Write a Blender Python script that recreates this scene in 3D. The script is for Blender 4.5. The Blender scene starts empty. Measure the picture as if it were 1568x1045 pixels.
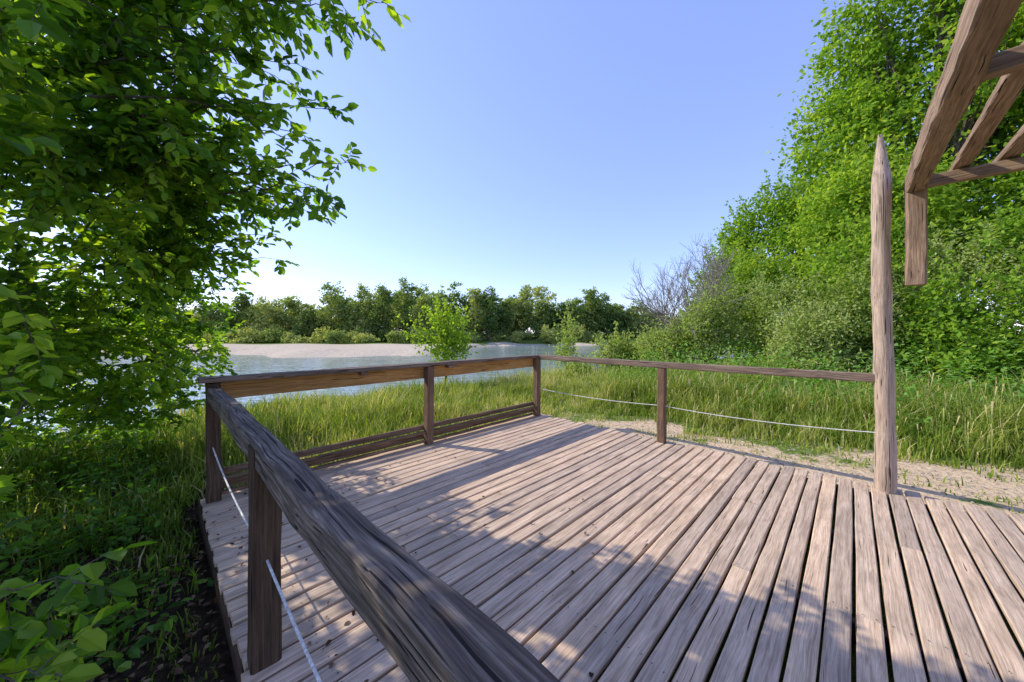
import bpy, math, numpy as np
from mathutils import Vector, Matrix
R = np.random.default_rng(7)
scene = bpy.context.scene
U = np.array([.70,.714,0.]); U/=np.linalg.norm(U)
Vv = np.array([U[1],-U[0],0.])
def SW(s,w,z=0.): return U*s+Vv*w+np.array([0,0,z])
def ss(a,b,x):
    t=np.clip((x-a)/(b-a),0,1); return t*t*(3-2*t)
def nrm(a): return a/np.maximum(np.linalg.norm(a,axis=-1,keepdims=True),1e-9)

# ---------------- mesh helpers
def link(o): scene.collection.objects.link(o); return o
def np_obj(name,V,F,mats,rnd=None,midx=None,smooth=False,attrs=None,parent=None):
    V=np.asarray(V,dtype=np.float32); F=np.asarray(F,dtype=np.int32)
    me=bpy.data.meshes.new(name); me.vertices.add(len(V)); me.vertices.foreach_set('co',V.ravel())
    k=F.shape[1]; me.loops.add(F.size); me.loops.foreach_set('vertex_index',F.ravel())
    me.polygons.add(len(F)); me.polygons.foreach_set('loop_start',np.arange(len(F),dtype=np.int32)*k)
    for m in mats: me.materials.append(m)
    if midx is not None: me.polygons.foreach_set('material_index',np.asarray(midx,dtype=np.int32))
    me.update(calc_edges=True)
    me.polygons.foreach_set('use_smooth',np.full(len(F),smooth,dtype=bool))
    if rnd is not None:
        a=me.attributes.new('rnd','FLOAT','FACE'); a.data.foreach_set('value',np.asarray(rnd,dtype=np.float32))
    if attrs:
        for n,v in attrs.items():
            a=me.attributes.new(n,'FLOAT','POINT'); a.data.foreach_set('value',np.asarray(v,dtype=np.float32))
    o=bpy.data.objects.new(name,me); link(o)
    if parent: o.parent=parent
    return o
class Acc:
    def __init__(s): s.V=[];s.F=[];s.r=[];s.m=[];s.n=0
    def add(s,V,F,r,m=0):
        V=np.asarray(V);F=np.asarray(F)
        s.V.append(V);s.F.append(F+s.n);s.n+=len(V)
        s.r.append(np.broadcast_to(np.asarray(r,dtype=float),(len(F),)));s.m.append(np.full(len(F),m))
    def obj(s,name,mats,smooth=False,parent=None):
        return np_obj(name,np.concatenate(s.V),np.concatenate(s.F),mats,np.concatenate(s.r),np.concatenate(s.m),smooth,parent=parent)
def tube(P,rad,n=6):
    P=np.asarray(P,float); rad=np.asarray(rad,float)
    T=nrm(np.gradient(P,axis=0)); ref=np.array([0,0,1.]) if abs(T[0][2])<.9 else np.array([1.,0,0])
    A=nrm(np.cross(T,ref)); B=np.cross(T,A)
    a=np.arange(n)/n*2*math.pi
    V=P[:,None]+rad[:,None,None]*(np.cos(a)[None,:,None]*A[:,None]+np.sin(a)[None,:,None]*B[:,None])
    m=len(P); i=np.arange(m-1)[:,None]*n; j=np.arange(n)[None]; j2=(j+1)%n
    F=np.stack([i+j,i+j2,i+n+j2,i+n+j],-1).reshape(-1,4)
    return V.reshape(-1,3),F
def leaves(P,D,N,L,W,full=True):
    P=np.asarray(P);D=nrm(np.asarray(D));N=np.asarray(N);S=nrm(np.cross(D,N));N=np.cross(S,D)
    L=L[:,None];W=W[:,None]
    if full:
        V=np.stack([P,P+D*L*.28+S*W*.46+N*W*.13,P+D*L*.68+S*W*.40+N*W*.08,P+D*L-N*L*.14,
                    P+D*L*.68-S*W*.40+N*W*.08,P+D*L*.28-S*W*.46+N*W*.13],1)
        b=np.arange(len(P))[:,None]*6
        F=np.stack([b+np.array([0,3,2,1]),b+np.array([0,5,4,3])],1).reshape(-1,4); k=2
    else:
        V=np.stack([P,P+D*L*.45+S*W*.5,P+D*L,P+D*L*.5-S*W*.5],1)
        b=np.arange(len(P))[:,None]*4; F=b+np.array([0,1,2,3]); k=1
    return V.reshape(-1,3),F.reshape(-1,4),k
def rdir(n): return nrm(R.normal(size=(n,3)))

# ---------------- materials
def newmat(name):
    m=bpy.data.materials.new(name); m.use_nodes=True; nt=m.node_tree; nt.nodes.clear()
    out=nt.nodes.new('ShaderNodeOutputMaterial'); return m,nt,out
def nd(nt,t,**k):
    n=nt.nodes.new(t)
    for a,b in k.items(): setattr(n,a,b)
    return n
def ramp(nt,src,stops):
    r=nd(nt,'ShaderNodeValToRGB'); e=r.color_ramp.elements
    while len(e)<len(stops): e.new(.5)
    for i,(p,c) in enumerate(stops):
        e[i].position=p; e[i].color=(*c,1) if len(c)==3 else c
    nt.links.new(src,r.inputs[0]); return r.outputs[0]
def mix(nt,a,b,f,mode='MIX'):
    n=nd(nt,'ShaderNodeMix',data_type='RGBA',blend_type=mode)
    for s,v in ((n.inputs[0],f),(n.inputs[6],a),(n.inputs[7],b)):
        if hasattr(v,'links'): nt.links.new(v,s)
        elif isinstance(v,(int,float)): s.default_value=v
        else: s.default_value=(*v,1)
    return n.outputs[2]
def noise(nt,vec,scale,detail=4,rough=.6):
    n=nd(nt,'ShaderNodeTexNoise'); n.inputs['Scale'].default_value=scale; n.inputs['Detail'].default_value=detail
    n.inputs['Roughness'].default_value=rough
    if vec is not None: nt.links.new(vec,n.inputs['Vector'])
    return n.outputs[0]
def leafmat(name,stops,trans=.4,tcol=None,rough=.5,spec=0):
    m,nt,out=newmat(name); at=nd(nt,'ShaderNodeAttribute',attribute_name='rnd')
    c=ramp(nt,at.outputs['Fac'],stops)
    if spec:
        p=nd(nt,'ShaderNodeBsdfPrincipled'); nt.links.new(c,p.inputs['Base Color']); p.inputs['Roughness'].default_value=rough
        p.inputs['Specular IOR Level'].default_value=spec
    else:
        p=nd(nt,'ShaderNodeBsdfDiffuse'); nt.links.new(c,p.inputs[0])
    t=nd(nt,'ShaderNodeBsdfTranslucent'); tc=mix(nt,c,tcol or (1.9,1.75,.6),1.0,'MULTIPLY'); nt.links.new(tc,t.inputs[0])
    ms=nd(nt,'ShaderNodeMixShader'); ms.inputs[0].default_value=trans
    nt.links.new(p.outputs[0],ms.inputs[1]); nt.links.new(t.outputs[0],ms.inputs[2]); nt.links.new(ms.outputs[0],out.inputs[0]); return m
def woodmat(name,dark,mid,light,crack=(.02,.016,.013),bump=.5,ck=.30,xs=1.0):
    m,nt,out=newmat(name); tc=nd(nt,'ShaderNodeTexCoord'); at=nd(nt,'ShaderNodeAttribute',attribute_name='rnd')
    oi=nd(nt,'ShaderNodeObjectInfo')
    ad=nd(nt,'ShaderNodeMath',operation='ADD'); nt.links.new(at.outputs['Fac'],ad.inputs[0]); nt.links.new(oi.outputs['Random'],ad.inputs[1])
    ml=nd(nt,'ShaderNodeMath',operation='MULTIPLY'); nt.links.new(ad.outputs[0],ml.inputs[0]); ml.inputs[1].default_value=53.
    va=nd(nt,'ShaderNodeVectorMath',operation='ADD'); nt.links.new(tc.outputs['Object'],va.inputs[0]); nt.links.new(ml.outputs[0],va.inputs[1])
    wn=nd(nt,'ShaderNodeTexNoise'); wn.inputs['Scale'].default_value=2.2; wn.inputs['Detail'].default_value=1; nt.links.new(va.outputs[0],wn.inputs['Vector'])
    wv=nd(nt,'ShaderNodeVectorMath',operation='SCALE'); nt.links.new(wn.outputs['Color'],wv.inputs[0]); wv.inputs[3].default_value=.035
    va2=nd(nt,'ShaderNodeVectorMath',operation='ADD'); nt.links.new(va.outputs[0],va2.inputs[0]); nt.links.new(wv.outputs[0],va2.inputs[1])
    def mp(sx,sy):
        q=nd(nt,'ShaderNodeMapping'); q.inputs['Scale'].default_value=(sx*xs,sy,sy); nt.links.new(va2.outputs[0],q.inputs['Vector']); return q.outputs[0]
    g=noise(nt,mp(2.,80.),1.,4,.65); fine=noise(nt,mp(7.,260.),1.,2,.6)
    blot=noise(nt,mp(2.6,9.),1.,3,.6); cr=noise(nt,mp(1.6,80.),1.,1,.5)
    c=ramp(nt,g,[(.3,dark),(.5,mid),(.7,light)])
    c=mix(nt,c,ramp(nt,fine,[(.3,(.7,.7,.7)),(.6,(1.1,1.1,1.1))]),.8,'MULTIPLY')
    c=mix(nt,c,ramp(nt,blot,[(.3,(.66,.65,.64)),(.6,(1.1,1.08,1.05))]),.75,'MULTIPLY')
    tint=ramp(nt,at.outputs['Fac'],[(0,(.80,.81,.83)),(.5,(1,.98,.96)),(1,(1.12,1.07,1.0))])
    c=mix(nt,c,tint,1.0,'MULTIPLY')
    cm=ramp(nt,cr,[(ck-.03,(1,1,1)),(ck,(0,0,0))])
    c=mix(nt,c,crack,cm)
    p=nd(nt,'ShaderNodeBsdfPrincipled'); nt.links.new(c,p.inputs['Base Color']); p.inputs['Roughness'].default_value=.8
    p.inputs['Specular IOR Level'].default_value=.12
    h=mix(nt,g,(0,0,0),cm)
    b=nd(nt,'ShaderNodeBump'); b.inputs['Strength'].default_value=bump; b.inputs['Distance'].default_value=.006
    nt.links.new(h,b.inputs['Height']); nt.links.new(b.outputs[0],p.inputs['Normal']); nt.links.new(p.outputs[0],out.inputs[0]); return m
def flat(name,col,rough=.7,ns=8.,var=.35,bump=0):
    m,nt,out=newmat(name); tc=nd(nt,'ShaderNodeTexCoord'); n=noise(nt,tc.outputs['Object'],ns)
    c=ramp(nt,n,[(.3,tuple(x*(1-var) for x in col)),(.7,tuple(x*(1+var) for x in col))])
    p=nd(nt,'ShaderNodeBsdfPrincipled'); nt.links.new(c,p.inputs['Base Color']); p.inputs['Roughness'].default_value=rough
    if bump:
        b=nd(nt,'ShaderNodeBump'); b.inputs['Strength'].default_value=bump; b.inputs['Distance'].default_value=.02
        nt.links.new(n,b.inputs['Height']); nt.links.new(b.outputs[0],p.inputs['Normal'])
    nt.links.new(p.outputs[0],out.inputs[0]); return m
M_deck=woodmat('deck_wood',(.38,.275,.195),(.57,.43,.315),(.70,.545,.415),bump=.4,ck=.285,crack=(.09,.062,.045))
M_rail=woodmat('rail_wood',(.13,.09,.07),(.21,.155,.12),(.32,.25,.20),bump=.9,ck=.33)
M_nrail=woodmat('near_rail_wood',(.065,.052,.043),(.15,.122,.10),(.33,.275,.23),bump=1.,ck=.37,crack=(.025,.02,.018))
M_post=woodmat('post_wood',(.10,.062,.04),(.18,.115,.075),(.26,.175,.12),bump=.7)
M_npost_shaded=woodmat('near_post_wood_shaded',(.045,.028,.018),(.085,.055,.036),(.14,.095,.065),bump=.7)  # post brown darkened: foliage shade is painted into the colour
M_fas_lit=woodmat('fascia_wood_lit',(.30,.155,.05),(.46,.255,.09),(.56,.35,.14),bump=.5)  # brown board with its orange sunlit bounce painted into the wood colour
M_perg=woodmat('pergola_wood',(.17,.11,.07),(.29,.20,.135),(.42,.31,.22),bump=.8,ck=.33)
M_log=woodmat('log_wood',(.26,.19,.145),(.44,.34,.27),(.58,.47,.375),bump=1.,ck=.35,crack=(.05,.035,.025))
M_under=flat('dark_joist',(.05,.038,.03))
M_rope=flat('rope',(.6,.58,.55),.8,60)
M_screw=flat('screw',(.03,.028,.027),.5)
M_bark=flat('bark',(.09,.07,.05),.9,14,.5)
M_near=leafmat('near_leaf',[(0,(.038,.10,.012)),(.5,(.10,.225,.024)),(1,(.24,.37,.04))],.55,(2.4,2.1,.5),.4,.25)
M_right=leafmat('right_tree_leaf',[(0,(.06,.14,.016)),(.5,(.19,.34,.036)),(1,(.38,.50,.07))],.45,(1.7,1.55,.6))
M_bush=leafmat('bush_leaf',[(0,(.09,.16,.026)),(.5,(.25,.34,.06)),(1,(.42,.48,.19))],.42,(1.5,1.5,.6))
M_herb=leafmat('herb_leaf',[(0,(.06,.16,.024)),(.5,(.15,.32,.05)),(1,(.27,.44,.12))],.4)
M_far=leafmat('far_leaf',[(0,(.09,.15,.045)),(.5,(.24,.32,.09)),(1,(.44,.47,.16))],.4,(1.5,1.45,.7))
M_young=leafmat('young_leaf',[(0,(.10,.19,.02)),(.5,(.21,.34,.04)),(1,(.33,.45,.07))],.45)
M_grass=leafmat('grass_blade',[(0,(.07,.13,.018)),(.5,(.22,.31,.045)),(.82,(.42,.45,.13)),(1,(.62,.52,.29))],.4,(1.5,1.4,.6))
M_litter=leafmat('litter',[(0,(.05,.03,.018)),(.6,(.14,.085,.05)),(1,(.28,.2,.12))],.1,(1,1,1))
M_twig=flat('twig',(.24,.20,.17),.9,20)

# ---------------- terrain
def hterr(x,y):
    q=-.6*x+.8*y
    z=-.14-.35*ss(6,10,q)-2.8*ss(10.8,16,q)
    z=z+.03*np.sin(x*1.3+.5*y)*np.sin(y*1.1-.4*x)*ss(0,3,abs(y-2)+abs(x-1)-6)
    z=z+.35*ss(7,14,x)*ss(5.8,9,.7*x+.714*y)*(1-ss(9,13,q))
    Ys=54+45*ss(-17,-4,x)+3*np.sin(x*.08)+2*np.sin(x*.23)+1.2*np.sin(x*.6)
    far=np.clip((y-Ys)*.09,-1.4,.75)+.10*np.sin(x*.3+y*.2)+ss(98,125,y)*1.3*ss(-30,0,x)+ss(98,112,y)*.2
    zf=-2.0+far
    return np.where(y>40,np.maximum(zf,-3.4),z)
def axis(lo,hi,step,far,neg):
    a=list(np.arange(lo,hi,step)); d=step
    x=hi
    while x<far: a.append(x); d=min(d*1.04,60); x+=d
    x=lo; d=step
    while x>-neg: d=min(d*1.04,60); x-=d; a.insert(0,x)
    return np.array(a)
xs=axis(-14,20,.22,1500,1500); ys=axis(-4,22,.22,1600,300)
X,Y=np.meshgrid(xs,ys); Z=hterr(X,Y)
S=U[0]*X+U[1]*Y; W=Vv[0]*X+Vv[1]*Y; Q=-.6*X+.8*Y
under=(S>.0)&(S<5.2)&(W>-4.4)&(W<4)
Z=np.where(under,np.minimum(Z,-.16),Z)
ny,nx=X.shape; i=np.arange(ny-1)[:,None]*nx; j=np.arange(nx-1)[None]
F=np.stack([i+j,i+j+1,i+nx+j+1,i+nx+j],-1).reshape(-1,4)
def sandmask(x,y):
    s=U[0]*x+U[1]*y; w=Vv[0]*x+Vv[1]*y
    wig=.35*np.sin(w*1.9)+.25*np.sin(w*4.3+1)
    a=ss(4.6,5.1,s)*(1-ss(5.9+wig+.24*np.clip(w+2,0,6),6.9+wig+.27*np.clip(w+2,0,6),s))*ss(-4.9,-3.2,w)
    a=a*(.70+.30*np.sin(w*3.1+s*1.3)*np.sin(s*3.7-w))
    b=np.exp(-((x+.2)**2/.6+(y-8.4)**2/.6))
    return np.clip(a*1.1+b*.9,0,1)
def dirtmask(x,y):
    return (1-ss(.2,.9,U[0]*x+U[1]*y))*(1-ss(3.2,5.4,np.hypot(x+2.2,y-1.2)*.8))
gm=ss(45,52,Y)*(1-ss(86,92,Y))*(1-ss(-12,-2,X)) + ss(45,52,Y)*(1-ss(101,104,Y))*ss(-12,-2,X)
mt,nt,out=newmat('ground_mat'); tc=nd(nt,'ShaderNodeTexCoord'); ob=tc.outputs['Object']
def att(n): return nd(nt,'ShaderNodeAttribute',attribute_name=n).outputs['Fac']
n1=noise(nt,ob,1.9,5,.7); n2=noise(nt,ob,14,4,.7)
gr=ramp(nt,n2,[(.3,(.07,.11,.02)),(.6,(.17,.23,.05)),(.8,(.30,.29,.11))])
sand=ramp(nt,n2,[(.25,(.36,.255,.15)),(.5,(.58,.43,.27)),(.75,(.69,.55,.38))])
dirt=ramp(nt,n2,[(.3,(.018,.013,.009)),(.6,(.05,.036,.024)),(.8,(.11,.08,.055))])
grav=ramp(nt,n1,[(.3,(.39,.32,.235)),(.6,(.57,.48,.36)),(.8,(.65,.57,.44))])
def thr(mask,lo=.35,hi=.6,amt=.9):
    a=nd(nt,'ShaderNodeMath',operation='MULTIPLY_ADD'); nt.links.new(n1,a.inputs[0]); a.inputs[1].default_value=amt
    s=nd(nt,'ShaderNodeMath',operation='SUBTRACT'); nt.links.new(mask,s.inputs[0]); s.inputs[1].default_value=amt*.5; nt.links.new(s.outputs[0],a.inputs[2])
    return ramp(nt,a.outputs[0],[(lo,(0,0,0)),(hi,(1,1,1))])
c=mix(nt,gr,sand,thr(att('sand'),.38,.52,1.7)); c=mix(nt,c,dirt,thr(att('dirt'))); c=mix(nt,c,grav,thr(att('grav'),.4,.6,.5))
p=nd(nt,'ShaderNodeBsdfDiffuse'); nt.links.new(c,p.inputs[0])
b=nd(nt,'ShaderNodeBump'); b.inputs['Strength'].default_value=.7; b.inputs['Distance'].default_value=.06; nt.links.new(n2,b.inputs['Height']); nt.links.new(b.outputs[0],p.inputs['Normal'])
nt.links.new(p.outputs[0],out.inputs[0])
np_obj('ground',np.stack([X,Y,Z],-1).reshape(-1,3),F,[mt],smooth=True,
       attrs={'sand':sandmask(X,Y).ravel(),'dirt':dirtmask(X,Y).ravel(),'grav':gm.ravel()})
# water
mw,nt,out=newmat('river_water'); tc=nd(nt,'ShaderNodeTexCoord')
mp=nd(nt,'ShaderNodeMapping'); mp.inputs['Scale'].default_value=(.35,1.2,1); mp.inputs['Rotation'].default_value=(0,0,.35); nt.links.new(tc.outputs['Object'],mp.inputs['Vector'])
n=noise(nt,mp.outputs[0],1.0,3,.55); p=nd(nt,'ShaderNodeBsdfPrincipled')
nt.links.new(ramp(nt,noise(nt,mp.outputs[0],.12,3),[(.3,(.20,.26,.22)),(.7,(.30,.36,.31))]),p.inputs['Base Color'])
p.inputs['Roughness'].default_value=.09; p.inputs['IOR'].default_value=1.33
b=nd(nt,'ShaderNodeBump'); b.inputs['Strength'].default_value=.75; b.inputs['Distance'].default_value=.14; nt.links.new(n,b.inputs['Height']); nt.links.new(b.outputs[0],p.inputs['Normal'])
nt.links.new(p.outputs[0],out.inputs[0])
np_obj('river_water',[[-1500,3,-2.],[1500,3,-2.],[1500,107,-2.],[-1500,107,-2.]],[[0,1,2,3]],[mw])

# ---------------- timber
ROT=Matrix(((U[0],Vv[0],0,0),(U[1],Vv[1],0,0),(0,0,1,0),(0,0,0,1)))
def prof(w,h,ch):
    a,b=w/2,h/2
    return np.array([[-a+ch,-b],[a-ch,-b],[a,-b+ch],[a,b-ch],[a-ch,b],[-a+ch,b],[-a,b-ch],[-a,-b+ch]])
def prism(L,w,h,ch=.006,seg=None,jit=.0015,warp=.004):
    seg=seg or max(2,int(L/.15)); pr=prof(w,h,ch); x=np.linspace(0,L,seg+1)
    ph=R.uniform(0,6,4)
    oy=warp*np.sin(x*1.7+ph[0])+warp*.4*np.sin(x*5+ph[1]); oz=warp*.6*np.sin(x*1.4+ph[2])
    V=np.zeros((seg+1,8,3)); V[:,:,0]=x[:,None]; V[:,:,1]=pr[None,:,0]+oy[:,None]; V[:,:,2]=pr[None,:,1]+oz[:,None]
    V[:,:,1:]+=R.normal(0,jit,(seg+1,8,2))
    i=np.arange(seg)[:,None]*8; j=np.arange(8)[None]; j2=(j+1)%8
    F=np.stack([i+j,i+8+j,i+8+j2,i+j2],-1).reshape(-1,4)
    e=seg*8
    caps=np.array([[0,1,2,3],[0,3,4,7],[4,5,6,7]]); c2=caps[:,::-1]+e
    F=np.concatenate([F,caps,c2]); return V.reshape(-1,3),F
def beam(name,p0,p1,w,h,mat,parent,ch=.006,jit=.0015,warp=.004,up=(0,0,1)):
    p0=np.asarray(p0,float);p1=np.asarray(p1,float); L=np.linalg.norm(p1-p0); x=(p1-p0)/L
    u=np.array(up,float); y=nrm(np.cross(u,x)); z=np.cross(x,y)
    V,F=prism(L,w,h,ch,None,jit,warp)
    o=np_obj(name,V,F,[mat],rnd=np.full(len(F),R.uniform(.2,.8)),parent=parent)
    m=Matrix.Identity(4)
    for k in range(3): m[k][0],m[k][1],m[k][2],m[k][3]=x[k],y[k],z[k],p0[k]
    o.matrix_world=m; return o
def empty(name):
    e=bpy.data.objects.new(name,None); link(e); return e
# deck
deck=empty('wooden_deck'); acc=Acc(); sc=Acc()
pitch=.118; w0=-4.36
k=0
while w0+k*pitch<3.2:
    wc=w0+(k+.5)*pitch; a=.275+R.uniform(-.01,.012); bnd=5.13+R.uniform(-.06,.07)
    cuts=[a]+([R.choice([1.6,2.7,3.8])] if R.random()<.45 else [])+[bnd]
    for c0,c1 in zip(cuts[:-1],cuts[1:]):
        V,F=prism(c1-c0-.004,pitch-.016,.034,.006,seg=int((c1-c0)/.25)+2,jit=.0008,warp=.0024)
        V=V+np.array([c0,wc,-.017+R.normal(0,.0018)]); acc.add(V,F,R.uniform(0,1))
    for js in (.55,1.6,2.7,3.8,4.85):
        for dw in (-.03,.03):
            aa=np.arange(4)/4*2*math.pi+.4; c=np.array([js+R.normal(0,.006)+.02,wc+dw+R.normal(0,.003),.0035])
            sc.add(np.stack([c[0]+.0045*np.cos(aa),c[1]+.0045*np.sin(aa),np.full(4,c[2])],1),[[0,1,2,3]],.5)
    k+=1
o=acc.obj('boards',[M_deck],parent=deck); o.matrix_world=ROT
o=sc.obj('screws',[M_screw],parent=deck); o.matrix_world=ROT
for s in (.34,1.6,2.7,3.8,4.95):
    beam('joist',SW(s,-4.3,-.095),SW(s,3.2,-.095),.06,.12,M_under,deck)
beam('edge_board',SW(.28,-4.34,-.10),SW(.28,3.1,-.10),.03,.12,M_npost_shaded,deck)
beam('edge_board',SW(.3,-4.375,-.09),SW(5.1,-4.375,-.09),.025,.12,M_post,deck)

# railing
rl=empty('wooden_railing')
def post(name,s,w,z0,z1,sz=.105,mat=M_post,szb=None,par=rl):
    return beam(name,SW(s,w,z0),SW(s,w,z1),szb or sz,sz,mat,par,ch=.008,up=tuple(U),jit=.002,warp=.005)
wA=-4.24
post('corner_post',.36,wA,-.3,1.085,mat=M_npost_shaded); post('post',2.66,wA,-.2,1.085); post('post',5.0,wA,-.2,1.09)
post('near_post',.355,-1.99,-.3,1.02,.115,mat=M_npost_shaded); post('post',.355,.6,-.3,1.02)
post('post',5.02,-1.94,-.2,1.05,.10)
beam('river_cap',SW(.26,wA-.02,1.115),SW(5.12,wA-.02,1.115),.17,.045,M_rail,rl)
beam('river_fascia',SW(.32,wA-.075,1.00),SW(5.05,wA-.075,1.00),.035,.17,M_fas_lit,rl)
beam('block',SW(1.7,wA+.02,1.067),SW(1.78,wA+.02,1.067),.09,.045,M_post,rl)
beam('block',SW(2.95,wA+.02,1.067),SW(3.1,wA+.02,1.067),.09,.045,M_post,rl)
for z in (.10,.225):
    beam('kick_rail',SW(.40,wA-.075,z),SW(5.0,wA-.075,z),.04,.065,M_post,rl)
    beam('kick_rail_inner',SW(.42,wA+.0,z-.05),SW(2.6,wA+.0,z-.05),.05,.03,M_post,rl)
    beam('kick_rail_inner',SW(2.72,wA+.0,z-.05),SW(4.94,wA+.0,z-.05),.05,.03,M_post,rl)
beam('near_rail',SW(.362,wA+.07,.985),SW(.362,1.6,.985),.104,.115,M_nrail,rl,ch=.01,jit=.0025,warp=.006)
beam('right_rail',SW(5.03,wA-.06,1.10),SW(5.03,.17,1.10),.10,.085,M_rail,rl,ch=.01)
def rope(name,pts,sag,par):
    P=[]
    for a,b in zip(pts[:-1],pts[1:]):
        a=np.array(a);b=np.array(b)
        for t in np.linspace(0,1,14)[:-1]:
            q=a+(b-a)*t; q[2]-=sag*4*t*(1-t); P.append(q)
    P.append(np.array(pts[-1])); P=np.array(P)
    V,F=tube(P,np.full(len(P),.0055),6); np_obj(name,V,F,[M_rope],rnd=np.full(len(F),.5),smooth=True,parent=par)
rope('rope',[SW(.355,wA,.50),SW(.355,-1.99,.50),SW(.355,.6,.5)],.05,rl)
rope('rope',[SW(5.0,wA,.52),SW(5.02,-1.94,.52),SW(5.02,.2,.56)],.04,rl)
# round pointed log post
lg=empty('pointed_log_post'); P=[];rr=[]
for t in np.linspace(0,1,48):
    z=-.3+3.82*t; tip=max(0,(z-3.05)/.47)
    P.append(SW(5.01+.012*math.sin(z*2.1),.215+.016*math.sin(z*1.5+1)-.02*tip,z))
    r=.076-.010*t+.004*math.sin(z*7)+.002*math.sin(z*17)
    r*=1-.78*tip**1.5
    rr.append(r)
V,F=tube(np.array(P),rr,16); V=V.reshape(-1,16,3); C0=np.array(P)[:,None]
ang=np.arange(16)/16*2*math.pi; V=C0+(V-C0)*(1+.05*np.sin(ang*3+1)[None,:,None]+.03*np.sin(ang*5)[None,:,None]+R.normal(0,.012,(48,16,1)))
V=V.reshape(-1,3)
Vl=np.stack([V[:,2],V[:,0]-P[0][0],V[:,1]-P[0][1]],1)
F=np.concatenate([F,[[47*16+0,47*16+5,47*16+10,47*16+15]]])
o=np_obj('log',Vl,F,[M_log],rnd=np.full(len(F),.6),smooth=True,parent=lg)
o.matrix_world=Matrix(((0,1,0,P[0][0]),(0,0,1,P[0][1]),(1,0,0,0),(0,0,0,1)))
# pergola
pg=empty('wooden_pergola')
beam('main_beam',SW(5.07,.42,2.95),SW(-2.5,.42,2.95),.12,.18,M_perg,pg,ch=.01,jit=.002)
beam('brace',SW(4.98,.42,2.0),SW(4.98,.42,2.9),.13,.14,M_perg,pg,up=tuple(U),ch=.014,jit=.003)
for s in (4.93,3.02,1.0,-1.):
    beam('cross_beam',SW(s,.485,2.93),SW(s,3.3,2.93),.07,.10,M_perg,pg)
for i,w in enumerate((.68,.93,1.2,1.47,1.75,2.03,2.3,2.6,2.9)):
    beam('slat',SW(5.15,w,3.03),SW(-2.3,w,3.03),.10,.06,M_perg,pg)
beam('main_beam',SW(5.07,3.2,2.97),SW(-2.5,3.2,2.97),.12,.16,M_perg,pg)
post('pergola_post',4.95,3.2,-.3,2.9,.14,M_log,par=pg); post('pergola_post',-2.,3.2,-.3,2.9,.14,M_log,par=pg); post('pergola_post',-2.,.42,-.3,2.86,.14,M_log,par=pg)

# ---------------- trees
def make_tree(name,base,trunk_h,lobes,nclump,per,lsz,mat,trunk_r=.15,asp=.6,csig=.28,full=False,hue=.5,hv=.3,droop=.2,acc=None,limbs=True,flatten=1.,shoots=0):
    own=acc is None
    if own: acc=Acc()
    base=np.array(base,float); lobes=[(np.array(c,float),np.array(r,float)) for c,r in lobes]
    cen=np.mean([c for c,r in lobes],0)
    top=np.array([base[0]*.4+cen[0]*.6,base[1]*.4+cen[1]*.6,base[2]+trunk_h])
    t=np.linspace(0,1,7)[:,None]; P=base+(top-base)*t+R.normal(0,.03*trunk_h**.5,(7,3))*t
    V,F=tube(P,trunk_r*(1-.65*t[:,0]),8); acc.add(V,F,.5,1)
    if limbs:
        for c,r in lobes:
            a=P[R.integers(2,7)]; m=(a+c)/2+R.normal(0,.15,3)+np.array([0,0,.15]); tt=np.linspace(0,1,6)[:,None]
            q=(1-tt)**2*a+2*tt*(1-tt)*m+tt**2*c
            V,F=tube(q,trunk_r*(.42-.34*tt[:,0]),5); acc.add(V,F,.5,1)
            for _ in range(3):
                e=c+rdir(1)[0]*r*.8; V,F=tube(np.array([q[3],(q[3]+e)/2+R.normal(0,.08,3),e]),[trunk_r*.15,trunk_r*.09,trunk_r*.03],4); acc.add(V,F,.5,1)
    vol=np.array([np.prod(r)**.67 for c,r in lobes]); li=R.choice(len(lobes),nclump,p=vol/vol.sum())
    LC=np.array([c for c,r in lobes])[li]; LR=np.array([r for c,r in lobes])[li]
    d=rdir(nclump); d[:,2]*=flatten; rad=R.uniform(.25,1,nclump)**.45
    CC=LC+d*LR*rad[:,None]; csz=np.repeat(R.uniform(.6,1.5,nclump),per)[:,None]
    cr=np.repeat(R.normal(0,.15,nclump),per); n=nclump*per
    off=R.normal(0,1,(n,3))*csig*csz*np.array([1,1,.6])
    Pl=np.repeat(CC,per,0)+off; outw=nrm(np.repeat(d,per,0)+.0)
    ln=R.uniform(.65,1.25,n)*lsz
    N=nrm(outw*.7+rdir(n)*.75+np.array([0,0,.45])); D=rdir(n)+outw*.5; D[:,2]-=droop
    V,F,k=leaves(Pl,D,N,ln,ln*asp,full)
    r=np.clip(hue+cr+R.normal(0,hv*.5,n),0,1); acc.add(V,F,np.repeat(r,k),0)
    for _ in range(shoots):
        c,rr_=lobes[R.integers(0,len(lobes))]; dd=rdir(1)[0]; dd[2]=abs(dd[2])*.9+.15; dd=nrm(dd); p0=c+dd*rr_*.8
        g=nrm(dd*.8+np.array([0,0,.6])+R.normal(0,.2,3)); Ls=R.uniform(4,9)*lsz; m=int(16)
        tt=np.linspace(0,1,5)[:,None]; q=p0+g*Ls*tt+np.array([0,0,-.12*Ls])*tt**2; V,F=tube(q,np.linspace(.006,.002,5)*max(1,lsz*8),4); acc.add(V,F,.5,1)
        t1=R.uniform(0,1,m); pp=p0+g*Ls*t1[:,None]+np.array([0,0,-.12*Ls])*t1[:,None]**2; l2=R.uniform(.7,1.2,m)*lsz
        V,F,k=leaves(pp,g*.5+rdir(m),nrm(rdir(m)+[0,0,.6]),l2,l2*asp,full); acc.add(V,F,np.repeat(np.clip(hue+.15+R.normal(0,.12,m),0,1),k),0)
    if own: return acc.obj(name,[mat,M_bark])
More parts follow.
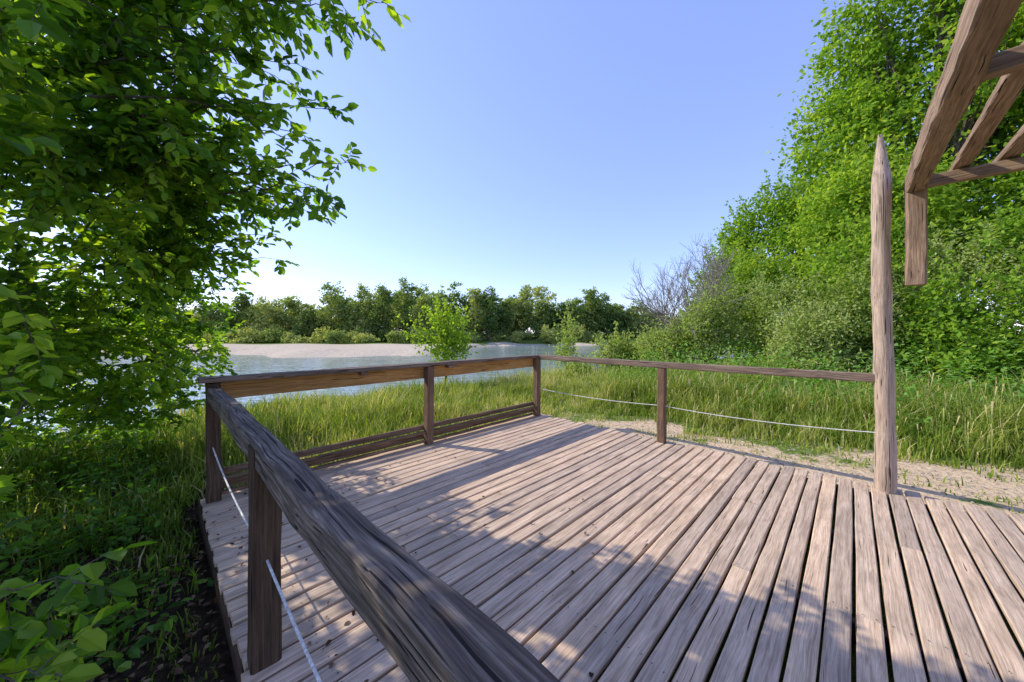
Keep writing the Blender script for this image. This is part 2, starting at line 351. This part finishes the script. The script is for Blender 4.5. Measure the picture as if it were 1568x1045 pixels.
def lobeset(c,R3,n,sub=.45,seed=None):
    c=np.array(c,float);R3=np.array(R3,float); L=[(c,R3*.62)]
    for i in range(n):
        d=rdir(1)[0]; f=R.uniform(.5,.85); L.append((c+d*R3*f, R3*sub*R.uniform(.6,1.25)))
    return L
make_tree('tall_tree',(17.5,15,0),8,lobeset((17.9,14.6,10.5),(4.6,4.5,8.5),30,.30),2100,30,.22,M_right,.35,csig=.36,hv=.4,shoots=90)
make_tree('tall_tree',(22,10,0),8,lobeset((22,11,9),(5,5,8),18,.36),900,28,.30,M_right,.35,csig=.5,hue=.4)
make_tree('tall_tree',(18.5,10.2,0),6,lobeset((18.8,10.4,6.4),(3,2.6,5),16,.34),800,28,.2,M_right,.25,csig=.36,hue=.4)
make_tree('tall_tree',(16.2,19.5,0),5,lobeset((16.4,19.3,6.0),(3.0,3.2,5.0),16,.34),900,28,.21,M_right,.25,csig=.34,hue=.42,shoots=80)
make_tree('tall_tree',(13.9,21.5,-.3),4,lobeset((14.1,21.5,4.4),(2.4,2.6,3.9),14,.36),650,26,.21,M_right,.2,csig=.32,hue=.5,shoots=70)
make_tree('tall_tree',(14.2,13.8,0),4,lobeset((14.4,13.7,5.2),(2.2,2.2,3.8),14,.4),750,26,.18,M_right,.2,csig=.32,hue=.65,shoots=80)
B=[((9.2,12.2),(1.6,1.5,2.1),4.0,.65,0),((7.2,12.6),(1.3,1.2,1.5),2.9,.6,0),((11.2,11.2),(1.7,1.5,2.5),4.9,.5,1),
   ((12.6,9.6),(1.8,1.6,2.4),4.6,.75,0),((11.0,8.6),(1.3,1.1,1.5),2.9,.4,1),((5.9,13.2),(1.0,1.0,1.1),2.0,.65,0),
   ((10.4,15.),(1.6,1.6,2.4),5.0,.6,1),((8.6,10.3),(1.2,1.1,1.2),2.3,.8,0),((14.3,8.6),(2.,1.6,2.6),5.3,.4,1),((10.2,10.2),(1.2,1.1,1.6),3.3,.4,0),((12.6,7.4),(1.4,1.1,1.7),3.2,.35,1)]
for (bx,by),rr3,top,hue,mk in B:
    z=top-rr3[2]; g=float(hterr(np.array(bx),np.array(by)))
    make_tree('bush',(bx,by,g-.1),max(.6,z-g),lobeset((bx,by,max(z,g+rr3[2]*.8)),rr3,15,.34),410,26,(.105,.13)[mk],(M_bush,M_right)[mk],.06,asp=(.42,.6)[mk],csig=.2,hue=hue,hv=.45,shoots=130)
acc=Acc(); n=1900
hx=R.uniform(3,15,n); hy=R.uniform(3.2,12,n); s=.7*hx+.714*hy; w=Vv[0]*hx+Vv[1]*hy; clm=np.sin(hx*2.1+np.sin(hy*1.7))*np.sin(hy*2.3+1.)
k=(s>8.9+R.normal(0,.35,n))|((s>7.2+.2*np.clip(w+2,0,6))&(clm>.4)); hx,hy,s=hx[k],hy[k],s[k]; hz=hterr(hx,hy); hh=R.uniform(.4,1.3,len(hx))*(.55+.6*ss(8.0,10.5,s))
per=24; tt=R.uniform(.05,1,(len(hx),per)); Pl=np.stack([hx[:,None]+R.normal(0,.12,tt.shape),hy[:,None]+R.normal(0,.12,tt.shape),hz[:,None]+hh[:,None]*tt],-1).reshape(-1,3)
m_=len(Pl); D=rdir(m_); D[:,2]=D[:,2]*.5-.1; ln=R.uniform(.06,.13,m_)
V,F,kk=leaves(Pl,D,nrm(rdir(m_)*.5+[0,0,1.]),ln,ln*.5,False); acc.add(V,F,np.repeat(np.clip(np.repeat(R.normal(.5,.2,len(hx)),per)+R.normal(0,.15,m_),0,1),kk))
acc.obj('nettle_undergrowth',[M_herb])
make_tree('young_tree',(-2.4,12.6,-.8),3.2,lobeset((-2.45,12.6,1.45),(1.05,.9,1.4),10,.36),130,16,.13,M_young,.05,csig=.16,hue=.5,shoots=80)
make_tree('sapling',(2.75,17.5,-2),3.5,[((2.7,17.5,.8),(.4,.4,1.)),((2.8,17.5,1.8),(.25,.25,.7)),((2.9,17.5,.1),(.6,.6,.6))],90,14,.14,M_bush,.04,csig=.16,hue=.6,shoots=20)
make_tree('sapling',(4.4,15,-1),2,lobeset((4.4,15,.5),(.75,.7,.95),6,.4),110,16,.12,M_bush,.04,csig=.16,hue=.7,shoots=30)
make_tree('willow_shrub',(5.3,15.5,-1),1,lobeset((5.3,15.5,.3),(1.0,.8,.8),6,.4),150,18,.12,M_bush,.04,csig=.18,hue=.5,shoots=40)
make_tree('willow_shrub',(3.2,15.0,-1),1,lobeset((3.2,15.2,-.3),(.9,.8,.6),6,.4),110,18,.12,M_bush,.04,csig=.18,hue=.5,shoots=40)
# bare bush
acc=Acc(); b0=np.array([8.2,15.6,-.3])
def grow(p,d,L,r,lv):
    q=[p]
    for i in range(4):
        d=nrm(d+R.normal(0,.12,3)+np.array([0,0,.05])); q.append(q[-1]+d*L/4)
    V,F=tube(np.array(q),np.linspace(r,r*.6,5),4); acc.add(V,F,.5)
    if lv<4:
        for _ in range(6): grow(q[R.integers(2,5)],nrm(d+R.normal(0,.40,3)),L*.56,max(r*.5,.0065),lv+1)
for _ in range(9):
    grow(b0+R.normal(0,.3,3)*[1,1,0],nrm(np.array([R.normal(-.05,.28),R.normal(0,.26),1.])),3.0,.04,1)
acc.obj('bare_bush',[M_twig])

# far tree line
acc=Acc()
prof_=[(150,455),(200,462),(250,458),(300,466),(345,464),(375,452),(405,456),(435,453),(470,460),(510,434),(535,446),(562,438),(590,430),(625,425),(655,442),(690,438),(722,444),(750,439),(775,454),(808,432),(838,460),(862,465),(880,452),(905,443),(925,457),(950,474),(980,466),(1010,478),(1060,470),(1120,470)]
for px,py in prof_:
    for row in range(3):
        yy=106+R.uniform(-3,3)+row*7+(8 if px>760 else 0); x=(px-784)/532*yy+R.normal(0,.6)+row*2.8; zt=1.55+(510-py)/532*yy-(0,R.uniform(1.,4.),R.uniform(2,5))[row]+R.uniform(-.2,1.4)
        g=float(hterr(np.array(x),np.array(yy))); H=zt-g; rx=R.uniform(3.0,5.0)+(row>0)*1.2; bot=R.uniform(.0,.12)*H
        hu=R.choice([.1,.25,.45,.65,.9])
        L=[((x,yy,g+bot+(H-bot)*.5),(rx*.7,rx*.7,(H-bot)*.42))]
        for _ in range(12):
            f=R.uniform(.08,.9); wdt=rx*math.sin(math.pi*min(1,f*.8+.2))**.6*.8; a_=R.uniform(0,6.28); L.append(((x+wdt*math.cos(a_),yy+wdt*math.sin(a_)*.7,g+bot+(H-bot)*f),(rx*.36,rx*.36,H*.11)))
        make_tree('t',(x,yy,g),H*.6,L,230,12,.7,M_far,.3,asp=.75,csig=.42,hue=hu,hv=.25,acc=acc,limbs=False)
for i in range(95):
    x=R.uniform(-125,30); yy=R.uniform(95,103)+(10 if x>-12 else 0); g=float(hterr(np.array(x),np.array(yy))); h=R.uniform(1.2,5.5); rx=R.uniform(1.5,3.6)
    make_tree('t',(x,yy,g),h*.5,lobeset((x,yy,g+h*.45),(rx,rx,h*.55),4,.5),70,12,.5,M_far,.1,asp=.7,csig=.35,hue=R.uniform(.45,1.),hv=.25,acc=acc,limbs=False)
acc.obj('distant_tree_line',[M_far,M_bark])

# ---------------- near left tree
acc=Acc(); LP=[];LD=[];LN=[];LL=[];LR_=[]
tb=np.array([-7.4,4.6,-.3]); tp=[tb+np.array([.15*math.sin(z*.7),.1*math.sin(z),z]) for z in np.linspace(0,8.5,16)]; tp=np.array(tp)
V,F=tube(tp,np.linspace(.2,.06,16),10); acc.add(V,F,.5,1)
def twig(p,d,L,hue,lsz):
    n=5; q=[p]
    for i in range(n-1):
        d=nrm(d+R.normal(0,.16,3)+np.array([0,0,-.06])); q.append(q[-1]+d*L/(n-1))
    q=np.array(q); V,F=tube(q,np.linspace(.003,.0012,n),3); acc.add(V,F,.5,1)
    m=max(4,int(L/.024)); t=np.linspace(.05,1,m)
    pts=np.stack([np.interp(t*(n-1),np.arange(n),q[:,k]) for k in range(3)],1)
    side=nrm(np.cross(d,[0,0,1.])+1e-6)
    sg=np.where(np.arange(m)%2==0,1,-1)[:,None]
    D=nrm(d*.55+side*sg*.85+R.normal(0,.35,(m,3))+np.array([0,0,-.22])); D[-1]=d
    LP.append(pts);LD.append(D);LN.append(nrm(np.array([-.2,-.25,1.])+R.normal(0,.55,(m,3))));LL.append(R.uniform(.65,1.2,m)*lsz)
    LR_.append(np.clip(hue+R.normal(0,.2,m),0,1))
def curve(a,T,sag=.14,wob=.07,n=12):
    L=np.linalg.norm(T-a); m=(a+T)/2+np.array([0,0,sag*L])+R.normal(0,wob*L,3)
    tt=np.linspace(0,1,n)[:,None]; q=(1-tt)**2*a+2*tt*(1-tt)*m+tt**2*T; q[1:-1]+=R.normal(0,.02,(n-2,3)); return q,L
def branch(target,ntw,lsz=.085,start=None,t0=.2,tl=.34,r0=.005):
    T=np.array(target,float); a=np.array(start,float); q,L=curve(a,T)
    V,F=tube(q,np.linspace(r0+.003*L,.0015,12),5); acc.add(V,F,.5,1)
    bd=nrm(T-q[-3]); hue=R.uniform(.2,.95)
    for i in range(ntw):
        t=t0+(1-t0)*(i+R.random())/ntw; k=t*11; k0=min(int(k),10); p=q[k0]+(q[k0+1]-q[k0])*(k-k0); dd=nrm(q[k0+1]-q[k0])
        d=nrm(dd*.5+rdir(1)[0]*.9+np.array([0,0,-.05])); twig(p,d,R.uniform(.5,1.2)*tl*(1.2-.6*t),hue,lsz)
    twig(q[-1]-bd*.02,bd,.14,hue,lsz)
def bough(to,r0=.035):
    to=np.array(to,float); z=np.clip(to[2]*.75-.2,.5,7.5); a=np.array([np.interp(z,tp[:,2],tp[:,k]) for k in range(3)])
    q,L=curve(a,to,.1,.05,14); V,F=tube(q,np.linspace(r0,.01,14),6); acc.add(V,F,.5,1)
edge=[(-.83,2.26,3.7),(-1.32,2.52,3.8),(-1.5,2.45,3.45),(-1.34,2.55,3.2),(-1.22,2.62,2.84),(-1.75,3.06,2.84),(-1.62,3.1,2.66),(-2.25,3.33,2.46),(-2.30,3.47,2.28),(-2.9,3.5,2.49),(-3.3,4.2,2.06),(-3.75,4.5,1.63),(-3.85,4.5,1.25),(-4.1,4.5,.87),(-4.3,4.5,.45),(-1.8,2.4,3.8),(-1.6,2.6,3.0),(-2.25,3.1,2.75),(-2.6,3.4,2.6),(-1.85,2.4,3.4),(-1.95,2.6,2.9),(-3.1,4.0,2.3),(-1.7,2.3,3.6),(-2.0,2.9,2.75),(-2.45,3.3,2.42)]
for e in edge:
    e=np.array(e); back=nrm(np.array([-1.,.0,.05]))
    st=e+back*R.uniform(1.1,1.5)+np.array([0,R.normal(0,.1),R.uniform(-.35,.15)])
    branch(e,11,.085,start=st,t0=.15,tl=.28)
    for k in range(4): branch(e+back*(.22+.28*k)+R.normal(0,.15,3)*[1,1,1.3],9,.085,start=st+R.normal(0,.15,3),t0=.1,tl=.33)
for bt in [(-2.9,2.6,3.9),(-3.0,2.9,3.1),(-3.6,3.5,2.5),(-5.2,4.6,1.6),(-5.6,4.8,.9),(-3.2,1.9,2.8),(-4.3,2.7,3.6),(-4.6,2.7,1.5),(-3.1,2.3,4.4)]: bough(bt)
blobs=[((-3.0,2.25,4.0),(1.0,.35,1.1),24),((-2.8,2.5,2.9),(.8,.3,.6),20),((-4.6,4.0,2.3),(1.0,1.0,.8),28),((-5.2,4.9,1.1),(1.2,1.2,.9),36),((-4.5,3.4,1.1),(.7,.6,.8),16),
       ((-3.1,1.8,3.0),(.8,.4,1.1),15),((-5.4,2.7,3.6),(1.2,.7,1.7),22),((-4.6,2.7,1.6),(.9,.6,1.1),28),((-6.6,4.4,.9),(1.2,1.4,1.),22),((-4.0,2.3,2.8),(.9,.4,1.1),22)]
for c,r,n in blobs:
    c=np.array(c); r=np.array(r)
    for _ in range(n):
        d=rdir(1)[0]*R.uniform(.3,1)**.4; T=c+d*r; st=T+np.array([-.8,.15,-.1])+R.normal(0,.3,3)
        branch(T,11,R.uniform(.075,.10),start=st,t0=.1,tl=.40)
for e,st in [((-1.62,1.3,.62),(-2.6,1.6,.1)),((-1.85,1.2,.5),(-2.8,1.4,.1)),((-2.3,1.5,.9),(-3.4,1.9,.1)),((-2.5,1.7,1.3),(-3.7,2.2,.2)),((-2.35,1.55,1.75),(-3.6,2.2,.4)),((-2.2,1.45,2.4),(-3.6,2.0,1.8)),((-2.0,1.5,3.0),(-3.4,2.,2.4)),((-2.6,1.6,1.0),(-3.6,2.2,.2)),((-2.7,1.7,.7),(-3.6,2.2,.1)),((-1.5,1.15,.42),(-2.3,1.4,.05))]:
    branch(e,6,.10,start=st,t0=.5,tl=.26,r0=.003)
P=np.concatenate(LP);D=np.concatenate(LD);N=np.concatenate(LN);L=np.concatenate(LL);rr=np.concatenate(LR_)
V,F,k=leaves(P,D,N,L,L*.64,True); acc.add(V,F,np.repeat(rr,k),0)
acc.obj('overhanging_tree',[M_near,M_bark])

acc=Acc(); n=1000
hx=R.uniform(-8,-1.3,n); hy=R.uniform(.7,7.5,n); q=-.6*hx+.8*hy; k=(q<10.5)&((.7*hx+.714*hy)<.0-.1*R.random(n))&(np.hypot(hx+1.0,hy-.8)>.7+1.0*R.random(n)); hx,hy=hx[k],hy[k]; hz=hterr(hx,hy)
hh=R.uniform(.12,.6,len(hx))*(.35+.65*ss(1.5,4.5,np.hypot(hx+1,hy))); per=22; tt=R.uniform(.05,1,(len(hx),per))
Pl=np.stack([hx[:,None]+R.normal(0,.12,tt.shape),hy[:,None]+R.normal(0,.12,tt.shape),hz[:,None]+hh[:,None]*tt],-1).reshape(-1,3); m_=len(Pl)
D=rdir(m_); D[:,2]*=.5; ln=R.uniform(.03,.09,m_); V,F,kk=leaves(Pl,D,nrm(rdir(m_)*.5+[0,0,1.]),ln,ln*.65,True)
acc.add(V,F,np.repeat(np.clip(R.normal(.3,.2,m_),0,1),kk)); acc.obj('undergrowth',[M_near])

# ---------------- grass
def grass(name,n,xr,yr,keep,hfun,clump=12,cs=.07,wd=(.006,.012),hue=.45,lean=.75,straight=False):
    m=n//clump; cx=R.uniform(*xr,m); cy=R.uniform(*yr,m); k=R.random(m)<keep(cx,cy); cx,cy=cx[k],cy[k]
    x=np.repeat(cx,clump)+R.normal(0,cs,len(cx)*clump); y=np.repeat(cy,clump)+R.normal(0,cs,len(cx)*clump)
    s=U[0]*x+U[1]*y; w=Vv[0]*x+Vv[1]*y
    patch=.5+.5*np.sin(cx*1.7+1.3*np.sin(cy*.9))*np.sin(cy*1.9+1.1*np.sin(cx*1.1))
    p2=np.sin(cx*.8+2*np.sin(cy*.5+1))*np.sin(cy*.7-cx*.3)
    k=~((s>.22)&(s<5.22)&(w>-4.44)&(w<3.4)); ch=np.repeat(R.uniform(.35,1.35,len(cx))*(.6+.65*patch),clump)[k]; chh=np.repeat(R.normal(0,.15,len(cx))+(patch-.5)*.34+p2*.16,clump)[k]; x,y=x[k],y[k]; n=len(x)
    z=hterr(x,y)-.02; h=hfun(x,y)*ch*R.uniform(.6,1.15,n); a=R.uniform(0,2*math.pi,n)
    dist=np.hypot(x,y); wdt=R.uniform(*wd,n)*(1+.09*dist)
    S=np.stack([np.cos(a),np.sin(a),np.zeros(n)],1)*wdt[:,None]*.5
    ln=np.stack([-np.sin(a),np.cos(a),np.zeros(n)],1)*(R.uniform(.05,lean,n)*h)[:,None]; Z1=np.array([0,0,1.])
    b=np.stack([x,y,z],1); mid=b+ln*.28+Z1*(h*.55)[:,None]; tip=b+ln+Z1*(h*R.uniform(.7,1,n))[:,None]
    if straight:
        V=np.stack([b-S*.4,b+S*.4,b+(tip-b)*.8-S*.3,b+(tip-b)*.8+S*.3,tip-S*1.5,tip+S*1.5,tip+Z1*.05],1)
        V=np.stack([V[:,0],V[:,1],V[:,2],V[:,3],V[:,2],V[:,3],V[:,4],V[:,5]],1).reshape(-1,3)
        bb=np.arange(n)[:,None]*8; F=np.stack([bb+[0,1,3,2],bb+[4,5,7,6]],1).reshape(-1,4)
        r=np.stack([np.full(n,.7),R.uniform(.85,1,n)],1).ravel(); return np_obj(name,V,F,[M_grass],rnd=r)
    V=np.stack([b-S,b+S,mid-S*.8,mid+S*.8,tip-S*.15,tip+S*.15],1).reshape(-1,3)
    bb=np.arange(n)[:,None]*6; F=np.stack([bb+[0,1,3,2],bb+[2,3,5,4]],1).reshape(-1,4)
    r=np.clip(hue+chh+R.normal(0,.15,n)+(R.random(n)<.10)*.5,0,1)
    return np_obj(name,V,F,[M_grass],rnd=np.repeat(r,2))
def keepA(x,y):
    s=U[0]*x+U[1]*y;w=Vv[0]*x+Vv[1]*y;q=-.6*x+.8*y
    return (1-ss(11.5,12.8,q))*np.where(w<-4.4,1,.0)*np.clip(9/np.maximum(np.hypot(x,y),3),0,1)*(1-.85*sandmask(x,y))*(s>.2)
def hA(x,y):
    w=Vv[0]*x+Vv[1]*y; return .14+.34*ss(-4.6,-6.2,w)+.0*x
grass('bank_grass',170000,(-8,7),(3.5,17),keepA,hA,hue=.52)
def keepB(x,y):
    s=U[0]*x+U[1]*y;w=Vv[0]*x+Vv[1]*y;q=-.6*x+.8*y
    return (1-ss(12,14,q))*((w>=-4.4)&(s>5.2)&(s<12.5))*np.clip(8/np.maximum(np.hypot(x,y),3),0,1)*(1-.95*sandmask(x,y)**.7)
def hB(x,y):
    s=U[0]*x+U[1]*y;w=Vv[0]*x+Vv[1]*y; o=.20*np.clip(w+2,0,6); return .09+.62*ss(6.0,8.1,s-o)
grass('meadow_grass',220000,(0,15),(1.5,17),keepB,hB,hue=.5)
grass('seed_grass',14000,(-8,15),(1.5,17),lambda x,y:np.clip(keepA(x,y)+keepB(x,y),0,1)*.8*(hB(x,y)>.3),lambda x,y:.85+0*x,clump=3,cs=.3,wd=(.005,.009),lean=.3,straight=True)
def keepC(x,y):
    s=U[0]*x+U[1]*y; return (s<.2)*(.25+.5*ss(1.5,3.4,np.hypot(x+.8,y)))*((-.6*x+.8*y)<11.5)
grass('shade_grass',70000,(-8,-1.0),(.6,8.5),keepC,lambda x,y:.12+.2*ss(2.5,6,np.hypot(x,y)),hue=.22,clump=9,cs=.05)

# ---------------- litter
def litter(name,x,y,z,sz,mat,zj=.012):
    n=len(x); P=np.stack([x,y,z+R.uniform(.004,zj,n)],1); D=rdir(n); D[:,2]*=.15; L=R.uniform(.6,1.3,n)*sz
    V,F,k=leaves(P,D,nrm(rdir(n)*.25+[0,0,1.]),L,L*.6,True); np_obj(name,V,F,[mat],rnd=np.repeat(R.random(n),k))
n=9000; x=R.uniform(-5,-.6,n); y=R.uniform(.6,4.5,n); s=U[0]*x+U[1]*y; k=s<.25; litter('leaf_litter',x[k],y[k],hterr(x[k],y[k]),.035,M_litter,.03)
n=190; s=.3+np.abs(R.normal(0,1.1,n)); w=-4.25+np.abs(R.normal(0,2.0,n)); k=(s<5)&(w<2); s,w=s[k],w[k]; p=SW(0,0)+s[:,None]*U+w[:,None]*Vv
litter('fallen_leaves',p[:,0],p[:,1],np.full(len(s),.002),.03,M_litter)
n=1500; s=R.uniform(5.15,7.2,n); w=R.uniform(-4,4.5,n); p=s[:,None]*U+w[:,None]*Vv
z=hterr(p[:,0],p[:,1]); oc=np.array([[1,0,0],[0,1,0],[-1,0,0],[0,-1,0],[0,0,.7],[0,0,-.5]],float)
r0=R.uniform(.006,.022,n); Vp=(p+np.stack([0*z,0*z,z+.005],1))[:,None]+oc[None]*r0[:,None,None]*R.uniform(.6,1.3,(n,6,1))
bb=np.arange(n)[:,None]*6; Fp=np.stack([bb+[0,1,4],bb+[1,2,4],bb+[2,3,4],bb+[3,0,4]],1).reshape(-1,3)
np_obj('pebbles',Vp.reshape(-1,3),Fp,[flat('pebble',(.38,.30,.23))],smooth=True)

# ---------------- light, sky, camera
sd=nrm(np.array([-1.26,.42,1.0])); el=math.asin(sd[2]); az=math.atan2(sd[0],sd[1])
sun=bpy.data.lights.new('sun','SUN'); sun.energy=5.0; sun.angle=math.radians(.5); sun.color=(1,.94,.80)
so=bpy.data.objects.new('sun',sun); link(so); so.rotation_euler=Vector(sd).to_track_quat('Z','Y').to_euler()
wd=bpy.data.worlds.new('World'); scene.world=wd; wd.use_nodes=True; nt=wd.node_tree; nt.nodes.clear()
sk=nd(nt,'ShaderNodeTexSky',sky_type='NISHITA'); sk.sun_disc=False; sk.sun_elevation=el; sk.sun_rotation=az; sk.air_density=1.; sk.dust_density=.3; sk.ozone_density=2.5
c=mix(nt,sk.outputs[0],(1.35,1.25,1.35),1.0,'MULTIPLY'); c=mix(nt,c,(1.3,1.75,4.4),1.0,'ADD')
bg=nd(nt,'ShaderNodeBackground'); bg.inputs[1].default_value=.13; ow=nd(nt,'ShaderNodeOutputWorld')
nt.links.new(c,bg.inputs[0]); nt.links.new(bg.outputs[0],ow.inputs[0])
cam=bpy.data.cameras.new('camera'); co=bpy.data.objects.new('camera',cam); link(co)
co.location=(0,0,1.55); co.rotation_euler=(math.radians(90),0,0); cam.lens=12.21; cam.sensor_width=36; cam.shift_y=-.0077; cam.clip_start=.02; cam.clip_end=5000
scene.camera=co
scene.view_settings.view_transform='Standard'; scene.view_settings.look='None'; scene.view_settings.exposure=0
